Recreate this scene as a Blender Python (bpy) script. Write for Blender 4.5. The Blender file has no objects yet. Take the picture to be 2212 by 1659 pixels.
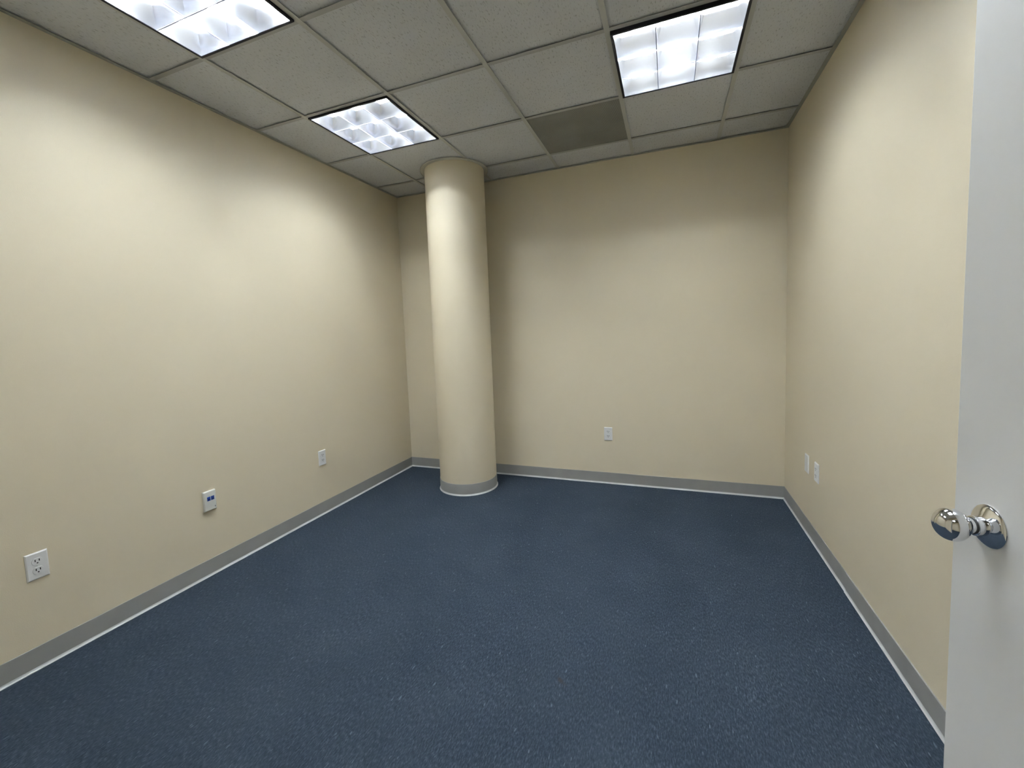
import bpy, bmesh, math, random
from mathutils import Vector, Matrix

# ------------------------------------------------------------------ constants (metres)
T = 0.6096                       # ceiling module
XL, XR, YB, YF = -0.4189, 2.8891, 2.1411, -1.44   # inner wall faces
H = 2.709                        # underside of the ceiling grid
HB = 0.097                       # cove base height
TOP = H + 0.25                   # wall tops / deck above the grid
PI = math.pi
scene = bpy.context.scene
COL = scene.collection

# ------------------------------------------------------------------ camera
cam_data = bpy.data.cameras.new('camera')
cam = bpy.data.objects.new('camera', cam_data)
COL.objects.link(cam)
scene.camera = cam
cam_data.sensor_fit = 'HORIZONTAL'
cam_data.sensor_width = 36.0
cam_data.lens = 912.07 / 2212 * 36.0
cam_data.shift_x = 9.3955 / 2212
cam_data.shift_y = -39.2131 / 2212
cam_data.clip_start = 0.02
right = Vector((0.9337801, 0.3556517, -0.0395794))
down = Vector((-0.0091736, -0.0867768, -0.9961855))
fwd = Vector((-0.3577297, 0.9305813, -0.0777679))
m = Matrix.Identity(4)
for i in range(3):
    m[i][0] = right[i]; m[i][1] = -down[i]; m[i][2] = -fwd[i]
m.translation = Vector((2.08443, -1.49948, 1.33773))
cam.matrix_world = m

# ------------------------------------------------------------------ world, exposure
world = bpy.data.worlds.new('world')
scene.world = world
world.use_nodes = True
world.node_tree.nodes['Background'].inputs[0].default_value = (0.5, 0.5, 0.5, 1)
world.node_tree.nodes['Background'].inputs[1].default_value = 0.05
scene.view_settings.view_transform = 'Standard'
scene.view_settings.look = 'None'
scene.view_settings.gamma = 1.0
scene.view_settings.use_curve_mapping = False
scene.view_settings.exposure = 1.22
LAMP_COLOR = (0.87, 0.935, 1.0)
LAMP_STRENGTH = 60.0
scene.cycles.use_light_tree = False

# ------------------------------------------------------------------ materials
def mat(name, color, rough=0.5, metal=0.0, spec=0.5):
    mt = bpy.data.materials.new(name); mt.use_nodes = True
    b = mt.node_tree.nodes['Principled BSDF']
    b.inputs['Base Color'].default_value = (*color, 1)
    b.inputs['Roughness'].default_value = rough
    b.inputs['Metallic'].default_value = metal
    b.inputs['Specular IOR Level'].default_value = spec
    return mt

def node(mt, kind, **kw):
    n = mt.node_tree.nodes.new(kind)
    for k, v in kw.items(): setattr(n, k, v)
    return n

def lk(mt, a, b): mt.node_tree.links.new(a, b)

def coords(mt, scale=(1, 1, 1), rot=(0, 0, 0)):
    g = node(mt, 'ShaderNodeNewGeometry')
    mp = node(mt, 'ShaderNodeMapping')
    mp.inputs['Scale'].default_value = scale
    mp.inputs['Rotation'].default_value = rot
    lk(mt, g.outputs['Position'], mp.inputs['Vector'])
    return mp.outputs['Vector']

def noise(mt, vec, scale, detail=2.0, rough=0.5):
    n = node(mt, 'ShaderNodeTexNoise')
    n.inputs['Scale'].default_value = scale
    n.inputs['Detail'].default_value = detail
    n.inputs['Roughness'].default_value = rough
    lk(mt, vec, n.inputs['Vector'])
    return n.outputs['Fac']

def ramp(mt, fac, stops):
    r = node(mt, 'ShaderNodeValToRGB')
    els = r.color_ramp.elements
    while len(els) < len(stops): els.new(0.5)
    for e, (p, c) in zip(els, stops):
        e.position = p; e.color = (*c, 1)
    lk(mt, fac, r.inputs['Fac'])
    return r.outputs['Color']

def bump(mt, h, strength, dist):
    b = node(mt, 'ShaderNodeBump')
    b.inputs['Strength'].default_value = strength
    b.inputs['Distance'].default_value = dist
    lk(mt, h, b.inputs['Height'])
    return b

def bsdf(mt): return mt.node_tree.nodes['Principled BSDF']

def varied(name, color, var, scale, rough=0.5, spec=0.5, bstr=0.0, bscale=200, bdist=0.001):
    mt = mat(name, color, rough, 0, spec)
    v = coords(mt)
    f = noise(mt, v, scale, 1)
    lo = tuple(c * (1 - var) for c in color); hi = tuple(min(1, c * (1 + var)) for c in color)
    lk(mt, ramp(mt, f, [(0.3, lo), (0.7, hi)]), bsdf(mt).inputs['Base Color'])
    if bstr:
        b = bump(mt, noise(mt, v, bscale, 0), bstr, bdist)
        lk(mt, b.outputs['Normal'], bsdf(mt).inputs['Normal'])
    return mt

WALLC = (0.73, 0.65, 0.483)
M = {}
M['wall'] = varied('cream_wall_paint', WALLC, 0.012, 1.5, 0.55, 0.35, 0.25, 260, 0.0008)
M['white'] = varied('white_plastic', (0.82, 0.82, 0.81), 0.01, 40, 0.35, 0.5)
M['plate_cream'] = varied('data_plate_plastic', (0.72, 0.72, 0.66), 0.01, 40, 0.4, 0.5)
M['blue'] = varied('blue_jack_plastic', (0.012, 0.045, 0.27), 0.1, 60, 0.35)
M['slot'] = varied('slot_dark', (0.03, 0.03, 0.03), 0.1, 60, 0.6)
M['base'] = varied('grey_vinyl_base', (0.30, 0.30, 0.285), 0.04, 9, 0.5, 0.4)
M['toe'] = varied('toe_lit_pale', (0.56, 0.57, 0.56), 0.05, 20, 0.4, 0.5)  # paler than the base: overhead light on the toe put into its colour
M['door'] = varied('white_door_paint', (0.79, 0.79, 0.77), 0.012, 3, 0.38, 0.5, 0.12, 160, 0.0006)
M['frame'] = varied('door_frame_paint', (0.55, 0.55, 0.53), 0.02, 3, 0.4)
M['tee'] = varied('ceiling_tee_paint', (0.56, 0.56, 0.53), 0.03, 6, 0.5, 0.4)
M['cross_tee'] = varied('cross_tee_shaded_paint', (0.46, 0.46, 0.45), 0.05, 6, 0.5, 0.4)  # darker copy of the tee paint; the cross tees' dimmer lighting is painted in
M['angle'] = varied('wall_angle_paint', (0.42, 0.42, 0.38), 0.04, 6, 0.5, 0.4)
M['collar'] = varied('collar_paint', (0.62, 0.60, 0.53), 0.03, 6, 0.5, 0.4)
M['black'] = varied('black_reveal', (0.012, 0.012, 0.02), 0.2, 20, 0.5, 0.3)
M['pan'] = varied('white_reflector_pan', (0.92, 0.92, 0.93), 0.01, 10, 0.4)
M['deck'] = varied('deck', (0.4, 0.4, 0.4), 0.05, 3, 0.9)
M['louver_edge'] = varied('louver_edge_metal', (0.30, 0.31, 0.38), 0.03, 30, 0.4)
M['chrome'] = mat('polished_chrome', (0.80, 0.81, 0.83), 0.04, 1.0)
nf = noise(M['chrome'], coords(M['chrome']), 60, 2)
mr = node(M['chrome'], 'ShaderNodeMapRange')
mr.inputs['To Min'].default_value = 0.03; mr.inputs['To Max'].default_value = 0.06
lk(M['chrome'], nf, mr.inputs['Value']); lk(M['chrome'], mr.outputs['Result'], bsdf(M['chrome']).inputs['Roughness'])

a = mat('semi_specular_aluminium', (0.86, 0.88, 0.92), 0.15, 1.0)
af = noise(a, coords(a), 25, 2)
mr = node(a, 'ShaderNodeMapRange')
mr.inputs['To Min'].default_value = 0.150; mr.inputs['To Max'].default_value = 0.185
lk(a, af, mr.inputs['Value']); lk(a, mr.outputs['Result'], bsdf(a).inputs['Roughness'])
M['blade'] = a

# mineral-fibre ceiling tile: fissures running along the room's depth
t = mat('fissured_ceiling_tile', (0.7, 0.69, 0.65), 0.9, 0, 0.2)
v1 = coords(t, (1.0, 0.28, 1.0))
pits = ramp(t, noise(t, v1, 170, 2, 0.6), [(0.30, (0.44, 0.45, 0.45)), (0.42, (0.70, 0.71, 0.735))])
cloud = ramp(t, noise(t, coords(t), 3, 2), [(0.3, (0.94, 0.94, 0.93)), (0.7, (1, 1, 1))])
mx = node(t, 'ShaderNodeMix', data_type='RGBA', blend_type='MULTIPLY')
mx.inputs['Factor'].default_value = 1.0
lk(t, pits, mx.inputs['A']); lk(t, cloud, mx.inputs['B'])
lk(t, mx.outputs['Result'], bsdf(t).inputs['Base Color'])
bp = bump(t, noise(t, v1, 170, 2, 0.6), 0.4, 0.002)
lk(t, bp.outputs['Normal'], bsdf(t).inputs['Normal'])
M['tile'] = t

# perforated return-air face
r = mat('perforated_grey_panel', (0.2, 0.2, 0.18), 0.6, 0, 0.3)
vv = node(r, 'ShaderNodeTexVoronoi', feature='F1'); vv.inputs['Scale'].default_value = 190
vv.inputs['Randomness'].default_value = 0.0
lk(r, coords(r), vv.inputs['Vector'])
holes = ramp(r, vv.outputs['Distance'], [(0.28, (0.06, 0.06, 0.056)), (0.36, (0.33, 0.325, 0.30))])
dust = ramp(r, noise(r, coords(r), 4.5, 2), [(0.35, (0.85, 0.85, 0.84)), (0.65, (1, 1, 1))])
mx = node(r, 'ShaderNodeMix', data_type='RGBA', blend_type='MULTIPLY'); mx.inputs['Factor'].default_value = 1.0
lk(r, holes, mx.inputs['A']); lk(r, dust, mx.inputs['B'])
lk(r, mx.outputs['Result'], bsdf(r).inputs['Base Color'])
M['return'] = r

# low blue carpet, with a small brown stain
c = mat('blue_carpet', (0.03, 0.045, 0.07), 0.95, 0, 0.12)
v0 = coords(c)
vs = coords(c, (1.0, 0.30, 1.0), (0, 0, 0.2))
fine = noise(c, vs, 210, 3, 0.65)
tuft = noise(c, vs, 75, 2, 0.6)
big = noise(c, v0, 2.2, 2, 0.6)
carp = ramp(c, fine, [(0.30, (0.015, 0.022, 0.031)), (0.52, (0.0255, 0.036, 0.050)), (0.74, (0.052, 0.068, 0.090))])
wear = ramp(c, big, [(0.30, (0.86, 0.88, 0.90)), (0.70, (1.08, 1.06, 1.05))])
mx = node(c, 'ShaderNodeMix', data_type='RGBA', blend_type='MULTIPLY'); mx.inputs['Factor'].default_value = 1.0
lk(c, carp, mx.inputs['A']); lk(c, wear, mx.inputs['B'])
g = node(c, 'ShaderNodeNewGeometry')
STAIN = (1.685, -0.023, 0.0)
mp = node(c, 'ShaderNodeMapping', vector_type='TEXTURE')
mp.inputs['Location'].default_value = STAIN
mp.inputs['Rotation'].default_value = (0, 0, -0.80)
mp.inputs['Scale'].default_value = (0.060, 0.024, 1)
lk(c, g.outputs['Position'], mp.inputs['Vector'])
ln = node(c, 'ShaderNodeVectorMath', operation='LENGTH'); lk(c, mp.outputs['Vector'], ln.inputs[0])
ad = node(c, 'ShaderNodeMath', operation='MULTIPLY_ADD'); lk(c, noise(c, v0, 60, 2), ad.inputs[0])
ad.inputs[1].default_value = 0.9; lk(c, ln.outputs['Value'], ad.inputs[2])
sm = ramp(c, ad.outputs[0], [(0.55, (0.8, 0.8, 0.8)), (1.0, (0, 0, 0))])
ms = node(c, 'ShaderNodeMix', data_type='RGBA')
lk(c, sm, ms.inputs['Factor']); lk(c, mx.outputs['Result'], ms.inputs['A'])
fl = ramp(c, noise(c, coords(c, (1.0, 0.22, 1.0), (0, 0, 0.2)), 130, 1), [(0.70, (0, 0, 0)), (0.76, (0.55, 0.55, 0.55))])
mf = node(c, 'ShaderNodeMix', data_type='RGBA')
lk(c, fl, mf.inputs['Factor']); lk(c, mx.outputs['Result'], mf.inputs['A']); mf.inputs['B'].default_value = (0.10, 0.125, 0.15, 1)
lk(c, mf.outputs['Result'], ms.inputs['A'])
ms.inputs['B'].default_value = (0.030, 0.027, 0.026, 1)
lk(c, ms.outputs['Result'], bsdf(c).inputs['Base Color'])
hh = node(c, 'ShaderNodeMath', operation='ADD'); lk(c, fine, hh.inputs[0]); lk(c, tuft, hh.inputs[1])
bp = bump(c, hh.outputs[0], 0.55, 0.004)
lk(c, bp.outputs['Normal'], bsdf(c).inputs['Normal'])
M['carpet'] = c

e = bpy.data.materials.new('fluorescent_tube'); e.use_nodes = True
bs = bsdf(e)
bs.inputs['Base Color'].default_value = (0.9, 0.9, 0.9, 1)
bs.inputs['Emission Color'].default_value = (*LAMP_COLOR, 1)
bs.inputs['Emission Strength'].default_value = LAMP_STRENGTH
M['tube'] = e

# ------------------------------------------------------------------ mesh helpers
class MB:
    def __init__(s): s.v = []; s.f = []
    def add(s, vs, fs):
        o = len(s.v); s.v += [tuple(p) for p in vs]; s.f += [tuple(i + o for i in f) for f in fs]; return s
    def box(s, lo, hi):
        (x0, y0, z0), (x1, y1, z1) = lo, hi
        return s.add([(x0,y0,z0),(x1,y0,z0),(x1,y1,z0),(x0,y1,z0),(x0,y0,z1),(x1,y0,z1),(x1,y1,z1),(x0,y1,z1)],
                     [(0,3,2,1),(4,5,6,7),(0,1,5,4),(1,2,6,5),(2,3,7,6),(3,0,4,7)])
    def lathe(s, prof, n=48, closed=False):          # prof: (radius, z); about local z
        vs = []; fs = []; k = len(prof)
        for i in range(n):
            a = 2 * PI * i / n
            vs += [(r * math.cos(a), r * math.sin(a), z) for r, z in prof]
        for i in range(n):
            j = (i + 1) % n
            for q in range(k if closed else k - 1):
                w = (q + 1) % k
                fs.append((i * k + q, j * k + q, j * k + w, i * k + w))
        return s.add(vs, fs)
    def sweep(s, prof, p0, p1, out):                 # prof: (offset, z) swept from p0 to p1; offset along out
        p0, p1, out = Vector(p0), Vector(p1), Vector(out)
        k = len(prof)
        vs = [p + out * o + Vector((0, 0, z)) for p in (p0, p1) for o, z in prof]
        fs = [(i, (i + 1) % k, k + (i + 1) % k, k + i) for i in range(k)]
        fs += [tuple(range(k - 1, -1, -1)), tuple(range(k, 2 * k))]
        return s.add(vs, fs)

def mesh(mb, name, material, smooth=None, bevel=None):
    me = bpy.data.meshes.new(name)
    me.from_pydata(mb.v, [], mb.f)
    bm = bmesh.new(); bm.from_mesh(me)
    bmesh.ops.remove_doubles(bm, verts=bm.verts, dist=1e-6)
    if bevel:
        bmesh.ops.bevel(bm, geom=bm.edges[:], offset=bevel, segments=2, affect='EDGES', profile=0.5)
    bmesh.ops.recalc_face_normals(bm, faces=bm.faces)
    bm.to_mesh(me); bm.free()
    me.materials.append(material)
    if smooth is not None:
        for p in me.polygons: p.use_smooth = True
        me.set_sharp_from_angle(angle=smooth)
    return me

def obj(name, data, parent=None, loc=(0, 0, 0), rot=(0, 0, 0)):
    o = bpy.data.objects.new(name, data)
    COL.objects.link(o)
    o.parent = parent
    o.location = loc; o.rotation_euler = rot
    return o

def tag(o, label, cat=None, group=None, kind=None):
    o['label'] = label
    if cat: o['category'] = cat
    if group: o['group'] = group
    if kind: o['kind'] = kind
    return o

def struct(name, data, label, cat, parent=None, loc=(0, 0, 0)):
    return tag(obj(name, data, parent, loc), label, cat, None, 'structure')

# ------------------------------------------------------------------ room shell
W = 0.12
HALL = -3.0
struct('floor', mesh(MB().box((XL - W, HALL - W, -0.1), (XR + W, YB + W, 0)), 'floor', M['carpet']),
       'dark blue low-pile carpet covering the whole floor', 'floor')
struct('wall_left', mesh(MB().box((XL - W, YF, 0), (XL, YB, TOP)), 'wall_left', M['wall']),
       'long cream painted wall carrying the plate with two blue jacks', 'wall')
struct('wall_back', mesh(MB().box((XL - W, YB, 0), (XR + W, YB + W, TOP)), 'wall_back', M['wall']),
       'cream painted wall just behind the round column', 'wall')
struct('wall_right', mesh(MB().box((XR, YF, 0), (XR + W, YB, TOP)), 'wall_right', M['wall']),
       'cream painted wall behind the open white door', 'wall')
DX0, DX1, DZ = 1.765, 2.705, 2.06
fw = MB()
fw.box((XL - W, YF - W, 0), (DX0, YF, TOP)); fw.box((DX1, YF - W, 0), (XR + W, YF, TOP)); fw.box((DX0, YF - W, DZ), (DX1, YF, TOP))
struct('wall_front', mesh(fw, 'wall_front', M['wall']), 'cream painted wall with the doorway that the white door hangs in', 'wall')
hall = MB()
hall.box((XL - W, HALL - W, 0), (XR + W, HALL, TOP)); hall.box((XL - W, HALL, 0), (XL, YF - W, TOP)); hall.box((XR, HALL, 0), (XR + W, YF - W, TOP))
hall.box((XL, HALL, 2.625), (XR, YF - W, 2.66))
struct('wall_hall', mesh(hall, 'wall_hall', M['wall']), 'plain cream corridor wall outside the doorway', 'wall')

# ceiling: deck above, with tees and tiles as its pieces
ceiling = struct('ceiling', mesh(MB().box((XL - W, HALL - W, TOP), (XR + W, YB + W, TOP + 0.05)), 'ceiling', M['deck']),
                 'suspended ceiling of square off-white fissured tiles in a metal grid', 'ceiling')
TW = 0.024
xs = [XL] + [i * T for i in range(5)] + [XR]
ys = [YF] + [i * T for i in range(-2, 4)] + [YB]
FIX = [(0, -1), (0, 1), (3, 1), (3, -1)]            # lower grid corner of each light, in modules
RET = (2, 2)
tee_prof = [(-TW / 2, 0), (TW / 2, 0), (TW / 2, 0.0015), (0.001, 0.0015), (0.001, 0.03), (-0.001, 0.03), (-0.001, 0.0015), (-TW / 2, 0.0015)]
main_me = mesh(MB().sweep(tee_prof, (0, YF, 0), (0, YB, 0), (1, 0, 0)), 'main_tee', M['tee'])
for i in range(5):
    obj('main_tee', main_me, ceiling, (i * T, 0, H))
cross_cache = {}
for j in range(1, len(ys) - 1):
    for i in range(len(xs) - 1):
        x0 = xs[i] + (TW / 2 if i else 0); x1 = xs[i + 1] - (TW / 2 if i < len(xs) - 2 else 0)
        L = round(x1 - x0, 4)
        if L not in cross_cache:
            cross_cache[L] = mesh(MB().sweep(tee_prof, (0, 0, 0), (L, 0, 0), (0, 1, 0)), 'cross_tee', M['cross_tee'])
        obj('cross_tee', cross_cache[L], ceiling, (x0, ys[j], H + 0.0004))
tile_cache = {}
def cell_index(i, j): return (round(xs[i] / T), round(ys[j] / T)) if 0 < i < 6 and 0 < j < len(ys) - 1 else None
random.seed(4)
for i in range(len(xs) - 1):
    for j in range(len(ys) - 1):
        k = cell_index(i, j)
        if k in FIX or k == RET: continue
        x0, x1, y0, y1 = xs[i], xs[i + 1], ys[j], ys[j + 1]
        gx0 = 0.003 if i else 0.0; gx1 = 0.003 if i < 5 else 0.0
        gy0 = 0.003 if j else 0.0; gy1 = 0.003 if j < len(ys) - 2 else 0.0
        w = round(x1 - x0 - gx0 - gx1, 4); d = round(y1 - y0 - gy0 - gy1, 4)
        if (w, d) not in tile_cache:
            tile_cache[(w, d)] = mesh(MB().box((-w / 2, -d / 2, 0), (w / 2, d / 2, 0.016)), 'ceiling_tile', M['tile'])
        obj('ceiling_tile', tile_cache[(w, d)], ceiling, ((x0 + gx0 + x1 - gx1) / 2, (y0 + gy0 + y1 - gy1) / 2, H + 0.008 + random.uniform(0, 0.0015)))

# wall angles (perimeter trim under the tiles)
ang = [(0, 0), (0.022, 0), (0.022, 0.0015), (0.0015, 0.0015), (0.0015, 0.022), (0, 0.022)]
for n, (p0, p1, o, lb) in enumerate([((XL, YF, H - 0.0006), (XL, YB, H - 0.0006), (1, 0, 0), 'thin painted wall angle where tiles meet the data jack wall'),
                                 ((XL + 0.022, YB, H - 0.0006), (XR - 0.022, YB, H - 0.0006), (0, -1, 0), 'thin painted wall angle where tiles meet the wall behind the column'),
                                 ((XR, YF, H - 0.0006), (XR, YB, H - 0.0006), (-1, 0, 0), 'thin painted wall angle where tiles meet the wall beside the door'),
                                 ((XL + 0.022, YF, H - 0.0006), (XR - 0.022, YF, H - 0.0006), (0, 1, 0), 'thin painted wall angle where tiles meet the doorway wall')]):
    struct('trim_%d' % (n + 1), mesh(MB().sweep(ang, p0, p1, o), 'trim', M['angle']), lb, 'trim')

# cove base; light the toe catches from above is painted as a paler colour
body = [(0, HB), (0.0025, HB), (0.0032, HB - 0.002), (0.0032, 0.013), (0, 0.013)]
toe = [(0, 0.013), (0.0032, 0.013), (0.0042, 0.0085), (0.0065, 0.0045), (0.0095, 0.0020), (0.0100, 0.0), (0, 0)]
def base(name, p0, p1, out, label):
    o = struct(name, mesh(MB().sweep(body, p0, p1, out), name, M['base']), label, 'baseboard')
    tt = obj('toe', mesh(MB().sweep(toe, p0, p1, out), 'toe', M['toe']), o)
    tt['label'] = 'curved toe of the base, light from above painted in pale'
    return o
base('baseboard_left', (XL, YF, 0), (XL, YB, 0), (1, 0, 0), 'grey vinyl cove base along the data jack wall')
base('baseboard_back', (XL + 0.0032, YB, 0), (XR - 0.0032, YB, 0), (0, -1, 0), 'grey vinyl cove base along the wall behind the column')
JY = 0.93
br = base('baseboard_right', (XR, JY, 0), (XR, YB, 0), (-1, 0, 0), 'grey vinyl cove base along the wall behind the door')
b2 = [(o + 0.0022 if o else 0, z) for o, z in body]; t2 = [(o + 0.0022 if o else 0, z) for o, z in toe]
bl = obj('base_length', mesh(MB().sweep(b2, (XR, YF, 0), (XR, JY, 0), (-1, 0, 0)), 'base_length', M['base']), br)
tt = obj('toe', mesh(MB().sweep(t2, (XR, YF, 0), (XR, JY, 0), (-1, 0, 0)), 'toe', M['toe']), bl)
bf = base('baseboard_front', (XL + 0.02, YF, 0), (DX0 - 0.07, YF, 0), (0, 1, 0), 'grey vinyl cove base along the doorway wall')

# ------------------------------------------------------------------ column
CX, CY, CR = 0.408, 1.789, 0.2485
col = tag(obj('column', None, None, (CX, CY, 0)), 'round cream column standing floor to ceiling near the corner', 'column')
obj('shaft', mesh(MB().lathe([(CR, 0.02), (CR, H)], 96), 'shaft', M['wall'], math.radians(40)), col)
cb = obj('cove_base', mesh(MB().lathe([(CR - 0.002, HB)] + [(CR + o, z) for o, z in body[1:4]] + [(CR - 0.002, 0.013)], 96, True), 'cove_base', M['base'], math.radians(35)), col)
cb['label'] = 'grey vinyl cove base wrapped round the column'
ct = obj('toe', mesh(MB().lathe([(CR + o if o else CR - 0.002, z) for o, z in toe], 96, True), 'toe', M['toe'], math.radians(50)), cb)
ring = obj('ceiling_collar', mesh(MB().lathe([(CR - 0.003, H - 0.0015), (0.281, H - 0.0015), (0.2825, H - 0.005), (0.2835, H - 0.002), (0.2835, H + 0.0025), (CR - 0.003, H + 0.0025)], 96, True), 'ceiling_collar', M['collar'], math.radians(35)), col)
ring['label'] = 'thin painted ring covering the cut tiles'

# ------------------------------------------------------------------ ceiling lights: deep-cell louvre troffers
CLR = T - TW - 0.002            # clear opening between tees
STRIP = 0.011
LOU = CLR - 2 * STRIP           # louvre face
CELL = LOU / 3
DEP = 0.082
hw = CLR / 2 + 0.010
pan = MB()
# open-bottomed housing with sloped reflector sides
zb, zt = 0.032, 0.155
o_, i_ = hw, hw - 0.05
pan.add([(-o_,-o_,zb),(o_,-o_,zb),(o_,o_,zb),(-o_,o_,zb),(-i_,-i_,zt),(i_,-i_,zt),(i_,i_,zt),(-i_,i_,zt)],
        [(0,1,5,4),(1,2,6,5),(2,3,7,6),(3,0,4,7),(4,5,6,7)])
pan_me = mesh(pan, 'housing', M['pan'])
def tube_mesh():
    r = 0.0127; n = 8; path = []
    R = 0.075; L = 0.23
    path += [Vector((-R, -L, 0))] + [Vector((-R, -L + (2 * L - R) * k / 1, 0)) for k in range(1, 2)]
    path += [Vector((-R * math.cos(a), L - R + R * math.sin(a), 0)) for a in [PI * k / 6 for k in range(1, 6)]]
    path += [Vector((R, L - R - (2 * L - R) * k / 1, 0)) for k in range(2)]
    vs = []; fs = []
    for i, p in enumerate(path):
        d = (path[min(i + 1, len(path) - 1)] - path[max(i - 1, 0)]).normalized()
        s = Vector((d.y, -d.x, 0))
        vs += [p + s * r * math.cos(2 * PI * q / n) + Vector((0, 0, r * math.sin(2 * PI * q / n))) for q in range(n)]
    for i in range(len(path) - 1):
        for q in range(n):
            fs.append((i * n + q, i * n + (q + 1) % n, (i + 1) * n + (q + 1) % n, (i + 1) * n + q))
    fs += [tuple(range(n)), tuple(range((len(path) - 1) * n, len(path) * n))]
    return mesh(MB().add(vs, fs), 'lamp_tube', M['tube'], math.radians(60))
tube_me = tube_mesh()
def cell_mesh():
    mb = MB(); K = 6; h0 = CELL / 2 - 0.0018
    rings = []
    for k in range(K + 1):
        tt_ = k / K
        h = h0 - 0.021 * tt_ ** 1.5
        rings.append((h, 0.0015 + DEP * tt_))
    for s in range(4):
        a = s * PI / 2; ca, sa = math.cos(a), math.sin(a)
        vs = []
        for h, z in rings:
            for u in (-h, h): vs.append((ca * u + sa * h, sa * u - ca * h, z))
        mb.add(vs, [(2 * k, 2 * k + 1, 2 * k + 3, 2 * k + 2) for k in range(K)])
    return mesh(mb, 'louver_cell', M['blade'], math.radians(40))
cell_me = cell_mesh()
# top caps between the cells so light leaves only through them
cap = MB(); hT = CELL / 2 - 0.0018 - 0.021; zT = 0.0015 + DEP
cuts = [-hw + 0.002]
for q in (-1, 0, 1): cuts += [q * CELL - hT, q * CELL + hT]
cuts.append(hw - 0.002)
for iy in range(7):
    for ix in range(7):
        if ix % 2 == 1 and iy % 2 == 1: continue
        cap.add([(cuts[ix], cuts[iy], zT), (cuts[ix + 1], cuts[iy], zT), (cuts[ix + 1], cuts[iy + 1], zT), (cuts[ix], cuts[iy + 1], zT)], [(0, 1, 2, 3)])
cap_me = mesh(cap, 'louver_top', M['pan'])
edge = MB(); EW = 0.0020
for q in (-1, 1):
    edge.box((q * CELL / 2 - EW, -LOU / 2, 0), (q * CELL / 2 + EW, LOU / 2, 0.003))
    for s in (-1, 0, 1):
        edge.box((s * CELL - CELL / 2 + EW, q * CELL / 2 - EW, 0.0002), (s * CELL + CELL / 2 - EW, q * CELL / 2 + EW, 0.003))
edge_me = mesh(edge, 'louver_edge', M['louver_edge'])
def frame_mesh(drop):
    a0, a1 = LOU / 2 - 0.0005, CLR / 2
    mb = MB()
    for s in range(4):
        an = s * PI / 2; ca, sa = math.cos(an), math.sin(an)
        pts = []
        for (hx, z) in ((a0, 0), (a1, 0), (a1, drop + 0.03), (a0, drop + 0.03)):
            for u in (-hx, hx): pts.append((ca * u + sa * hx, sa * u - ca * hx, z))
        mb.add(pts, [(0, 1, 3, 2), (2, 3, 5, 4), (4, 5, 7, 6), (6, 7, 1, 0)])
    return mesh(mb, 'louver_frame', M['black'])
def light(gx, gy, drop, label, z=H):
    L = tag(obj('ceiling_light', None, None, ((gx + 0.5) * T, (gy + 0.5) * T, z)), label, 'light', 'square louvred ceiling lights')
    obj('housing', pan_me, L)
    for s in (-1, 1): obj('lamp_tube', tube_me, L, (0, s * 0.145, 0.118), (0, 0, PI / 2))
    fr = obj('louver_frame', frame_mesh(drop), L, (0, 0, -drop))
    fr['label'] = 'black edge round the louvre'
    obj('louver_edge', edge_me, fr); obj('louver_top', cap_me, fr)
    for iy in (-1, 0, 1):
        for ix in (-1, 0, 1):
            obj('louver_cell', cell_me, fr, (ix * CELL, iy * CELL, 0))
    return L
light(0, -1, 0.008, 'lit square louvred ceiling light beside the data jack wall, farther from the column')
light(0, 1, 0.008, 'lit square louvred ceiling light nearest the round column')
light(3, 1, 0.016, 'lit square louvred ceiling light cornering the dark return air panel')
light(3, -1, 0.008, 'lit square louvred ceiling light over the open white door')

light(2.3, -3.85, 0.008, 'lit square louvred ceiling light in the corridor outside the doorway', 2.46)

# return-air panel
ra = tag(obj('return_air_panel', None, None, ((RET[0] + 0.5) * T, (RET[1] + 0.5) * T, H + 0.002)), 'dark grey perforated return air panel set among the ceiling tiles', 'air vent')
hp = T / 2 - 0.004
obj('perforated_face', mesh(MB().box((-hp + 0.02, -hp + 0.02, 0.0), (hp - 0.02, hp - 0.02, 0.002)), 'perforated_face', M['return']), ra)
fr = MB()
fr.box((-hp, -hp, 0), (hp, -hp + 0.02, 0.012)); fr.box((-hp, hp - 0.02, 0), (hp, hp, 0.012))
fr.box((-hp, -hp + 0.02, 0), (-hp + 0.02, hp - 0.02, 0.012)); fr.box((hp - 0.02, -hp + 0.02, 0), (hp, hp - 0.02, 0.012))
obj('panel_frame', mesh(fr, 'panel_frame', M['return']), ra)
obj('plenum_box', mesh(MB().box((-hp + 0.01, -hp + 0.01, 0.013), (hp - 0.01, hp - 0.01, 0.12)), 'plenum_box', M['deck']), ra)

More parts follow.
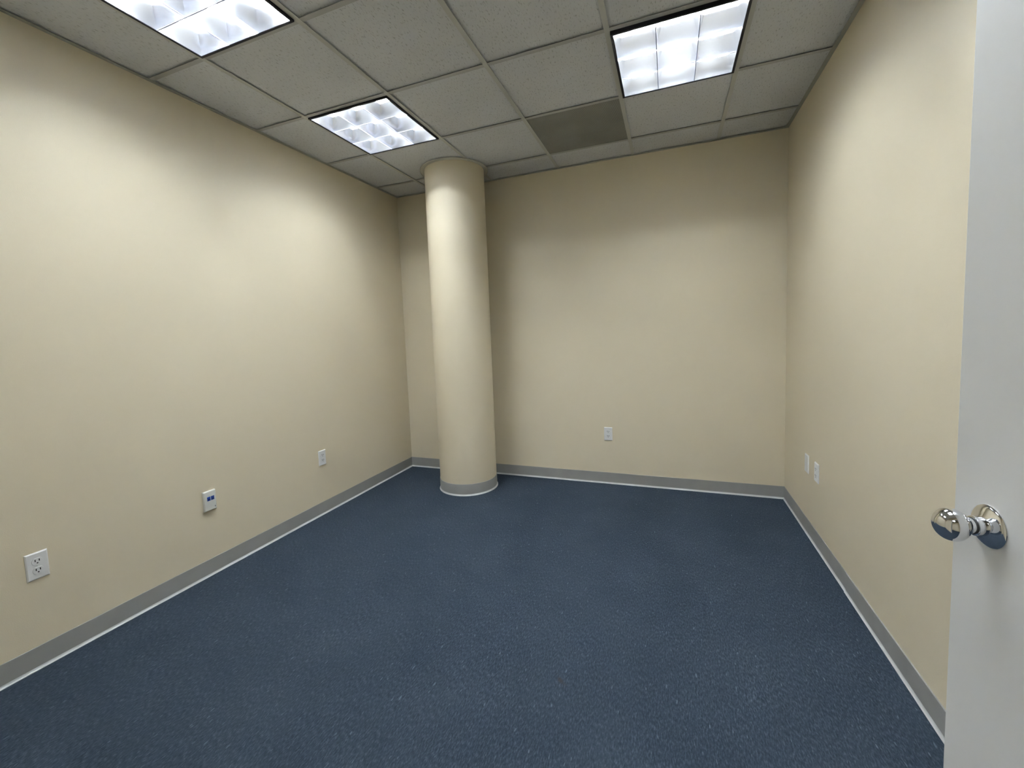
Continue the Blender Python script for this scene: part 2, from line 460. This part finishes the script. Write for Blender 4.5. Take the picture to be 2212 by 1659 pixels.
# ------------------------------------------------------------------ wall plates (local: x along wall, y out of wall, z up)
PWID, PHGT = 0.070, 0.1145
def plate_mesh(dep, material, name='wall_plate'):
    mb = MB(); w, h = PWID / 2, PHGT / 2
    b = 0.0045
    vs = [(-w,0,-h),(w,0,-h),(w,0,h),(-w,0,h),(-w,dep-b*.8,-h),(w,dep-b*.8,-h),(w,dep-b*.8,h),(-w,dep-b*.8,h),
          (-w+b,dep,-h+b),(w-b,dep,-h+b),(w-b,dep,h-b),(-w+b,dep,h-b)]
    mb.add(vs, [(0,1,2,3),(0,1,5,4),(1,2,6,5),(2,3,7,6),(3,0,4,7),(4,5,9,8),(5,6,10,9),(6,7,11,10),(7,4,8,11),(8,9,10,11)])
    return mesh(mb, name, material)
plate_me = plate_mesh(0.0065, M['white'])
def rec_mesh():
    # duplex face: circle clipped flat at top and bottom
    mb = MB(); pts = []
    R, C = 0.0172, 0.0142
    for k in range(32):
        a = 2 * PI * k / 32
        pts.append((R * math.cos(a), max(-C, min(C, R * math.sin(a)))))
    n = len(pts)
    vs = [(x, 0, z) for x, z in pts] + [(x * 0.96, 0.0022, z * 0.96) for x, z in pts]
    mb.add(vs, [tuple(range(n)), tuple(range(n, 2 * n))] + [(k, (k + 1) % n, n + (k + 1) % n, n + k) for k in range(n)])
    return mesh(mb, 'receptacle', M['white'])
rec_me = rec_mesh()
slot_me = mesh(MB().box((-0.0016, 0, -0.0045), (0.0016, 0.0006, 0.0045)), 'slot', M['slot'])
gh = MB(); ang_ = [PI * k / 8 for k in range(9)]
gp = [(0.0026 * math.cos(x), -0.0026 * math.sin(x)) for x in ang_] + [(-0.0026, 0.002), (0.0026, 0.002)]
n_ = len(gp)
gh.add([(x, 0, z) for x, z in gp] + [(x, 0.0006, z) for x, z in gp], [tuple(range(n_)), tuple(range(n_, 2 * n_))] + [(k, (k + 1) % n_, n_ + (k + 1) % n_, n_ + k) for k in range(n_)])
ghole_me = mesh(gh, 'ground_hole', M['slot'])
screw_me = mesh(MB().lathe([(0, 0), (0.0032, 0), (0.0032, 0.0004), (0.002, 0.001), (0, 0.0011)], 14), 'screw', M['white'], 0.6)
def outlet(loc, rz, label):
    r = tag(obj('power_outlet', None, None, loc, (0, 0, rz)), label, 'outlet', 'duplex outlets low on the walls')
    obj('wall_plate', plate_me, r)
    for s in (-1, 1):
        q = obj('receptacle', rec_me, r, (0, 0.0062, s * 0.0195))
        obj('slot', slot_me, q, (-0.0063, 0.0020, 0.0042)); obj('slot', slot_me, q, (0.0063, 0.0020, 0.0042))
        obj('ground_hole', ghole_me, q, (0, 0.0020, -0.0065))
    obj('screw', screw_me, r, (0, 0.0064, 0), (-PI / 2, 0, 0))
    return r
RL, RB, RR = -PI / 2, PI, PI / 2        # local +y points out of left (+x), back (-y), right (-x) wall
ZP = 0.438
outlet((XL, -0.620, ZP), RL, 'white duplex outlet on the data jack wall, farther from the column than the jacks')
outlet((XL, 0.955, ZP), RL, 'white duplex outlet between the blue data jacks and the round column')
outlet((1.5875, YB, ZP), RB, 'white duplex outlet alone on the wall behind the round column')
outlet((XR, 1.400, ZP + 0.009), RR, 'white duplex outlet next to the blank plate, on the wall behind the open door')
bp_ = tag(obj('blank_plate', None, None, (XR, 1.590, ZP + 0.007), (0, 0, RR)), 'blank white cover plate beside an outlet, on the wall behind the open door', 'wall plate')
obj('wall_plate', plate_me, bp_)
for s in (-1, 1): obj('screw', screw_me, bp_, (0, 0.0064, s * 0.030), (-PI / 2, 0, 0))
dp = tag(obj('data_plate', None, None, (XL, 0.096, ZP), (0, 0, RL)), 'off-white wall plate holding two blue data jacks', 'data plate')
obj('wall_plate', plate_mesh(0.014, M['plate_cream']), dp)
jk = MB(); 
jk.box((-0.0090, 0, -0.0115), (0.0090, 0.0012, 0.0115)); jack_me = mesh(jk, 'data_jack', M['blue'])
port_me = mesh(MB().box((-0.0055, 0, -0.005), (0.0055, 0.0005, 0.003)), 'port', varied('jack_port', (0.006, 0.02, 0.12), 0.1, 60, 0.5))
for s in (-1, 1):
    j = obj('data_jack', jack_me, dp, (-0.003 + s * 0.0108, 0.0135, 0.013)); j['label'] = 'blue data jack'
    obj('port', port_me, j, (0, 0.0010, -0.002))
obj('latch_mark', mesh(MB().box((-0.0015, 0, -0.004), (0.0015, 0.0006, 0.004)), 'latch_mark', M['slot']), dp, (-0.025, 0.0138, -0.040))

# ------------------------------------------------------------------ door (swung open into the room) and its frame
TH = -0.14
tdir = Vector((math.sin(TH), math.cos(TH), 0)); ndir = Vector((-math.cos(TH), math.sin(TH), 0))
ROS = Vector((2.5694, -0.6005, 0.9917))
# local frame: x hinge->latch, y = outward face normal, z up; origin under the rosette on the visible face
dm = mesh(MB().box((-0.84, -0.045, 0.010), (0.070, 0.0, 2.035)), 'door_1', M['door'], None, 0.0015)
door = struct('door_1', dm, 'plain white door with a chrome knob, swung open into the room', 'door')
rot = Matrix((( tdir.x, ndir.x, 0), (tdir.y, ndir.y, 0), (0, 0, 1)))
door.matrix_world = Matrix.Translation((ROS.x, ROS.y, 0)) @ rot.to_4x4()
kz = ROS.z
RX = (-PI / 2, 0, 0)             # lathe axis z -> local +y
knob_prof = [(0.0, 0.0285), (0.0125, 0.0290), (0.0150, 0.0305)]
for k in range(0, 17):
    a = -PI / 2 * 0.72 + (PI / 2 * 1.72) * k / 16
    knob_prof.append((0.0268 * math.cos(a), 0.0510 + 0.0225 * math.sin(a)))
knob_prof[-1] = (0.0, knob_prof[-1][1])
knob = obj('door_knob', mesh(MB().lathe(knob_prof, 56), 'door_knob', M['chrome'], math.radians(50)), door, (0, 0, kz), RX)
knob['label'] = 'polished chrome ball knob'
ros_prof = [(0.0, 0.0), (0.0345, 0.0), (0.0347, 0.0015), (0.0335, 0.0030), (0.0290, 0.0050), (0.0220, 0.0075), (0.0165, 0.0095), (0.0150, 0.0100), (0.0, 0.0100)]
obj('rosette', mesh(MB().lathe(ros_prof, 56), 'rosette', M['chrome'], math.radians(40)), knob)
sh_prof = [(0.0, 0.0095), (0.0150, 0.0095), (0.0155, 0.0110), (0.0150, 0.0190), (0.0158, 0.0195), (0.0158, 0.0215), (0.0150, 0.0220), (0.0, 0.0220)]
obj('shank', mesh(MB().lathe(sh_prof, 40), 'shank', M['chrome'], math.radians(40)), knob)
obj('groove', mesh(MB().lathe([(0.0, 0.0218), (0.0133, 0.0218), (0.0133, 0.0245), (0.0, 0.0245)], 40), 'groove', M['slot'], math.radians(40)), knob)
obj('neck', mesh(MB().lathe([(0.0, 0.0243), (0.0126, 0.0243), (0.0126, 0.0295), (0.0, 0.0295)], 40), 'neck', M['chrome'], math.radians(40)), knob)
fm = MB()
for x0, x1 in ((DX0, DX0 + 0.012), (DX1 - 0.012, DX1)):
    fm.box((x0, YF - W - 0.01, 0), (x1, YF + 0.005, DZ))
fm.box((DX0 + 0.012, YF - W - 0.01, DZ - 0.012), (DX1 - 0.012, YF + 0.005, DZ))
struct('trim_5', mesh(fm, 'trim_5', M['frame']), 'grey painted frame lining the doorway', 'trim')
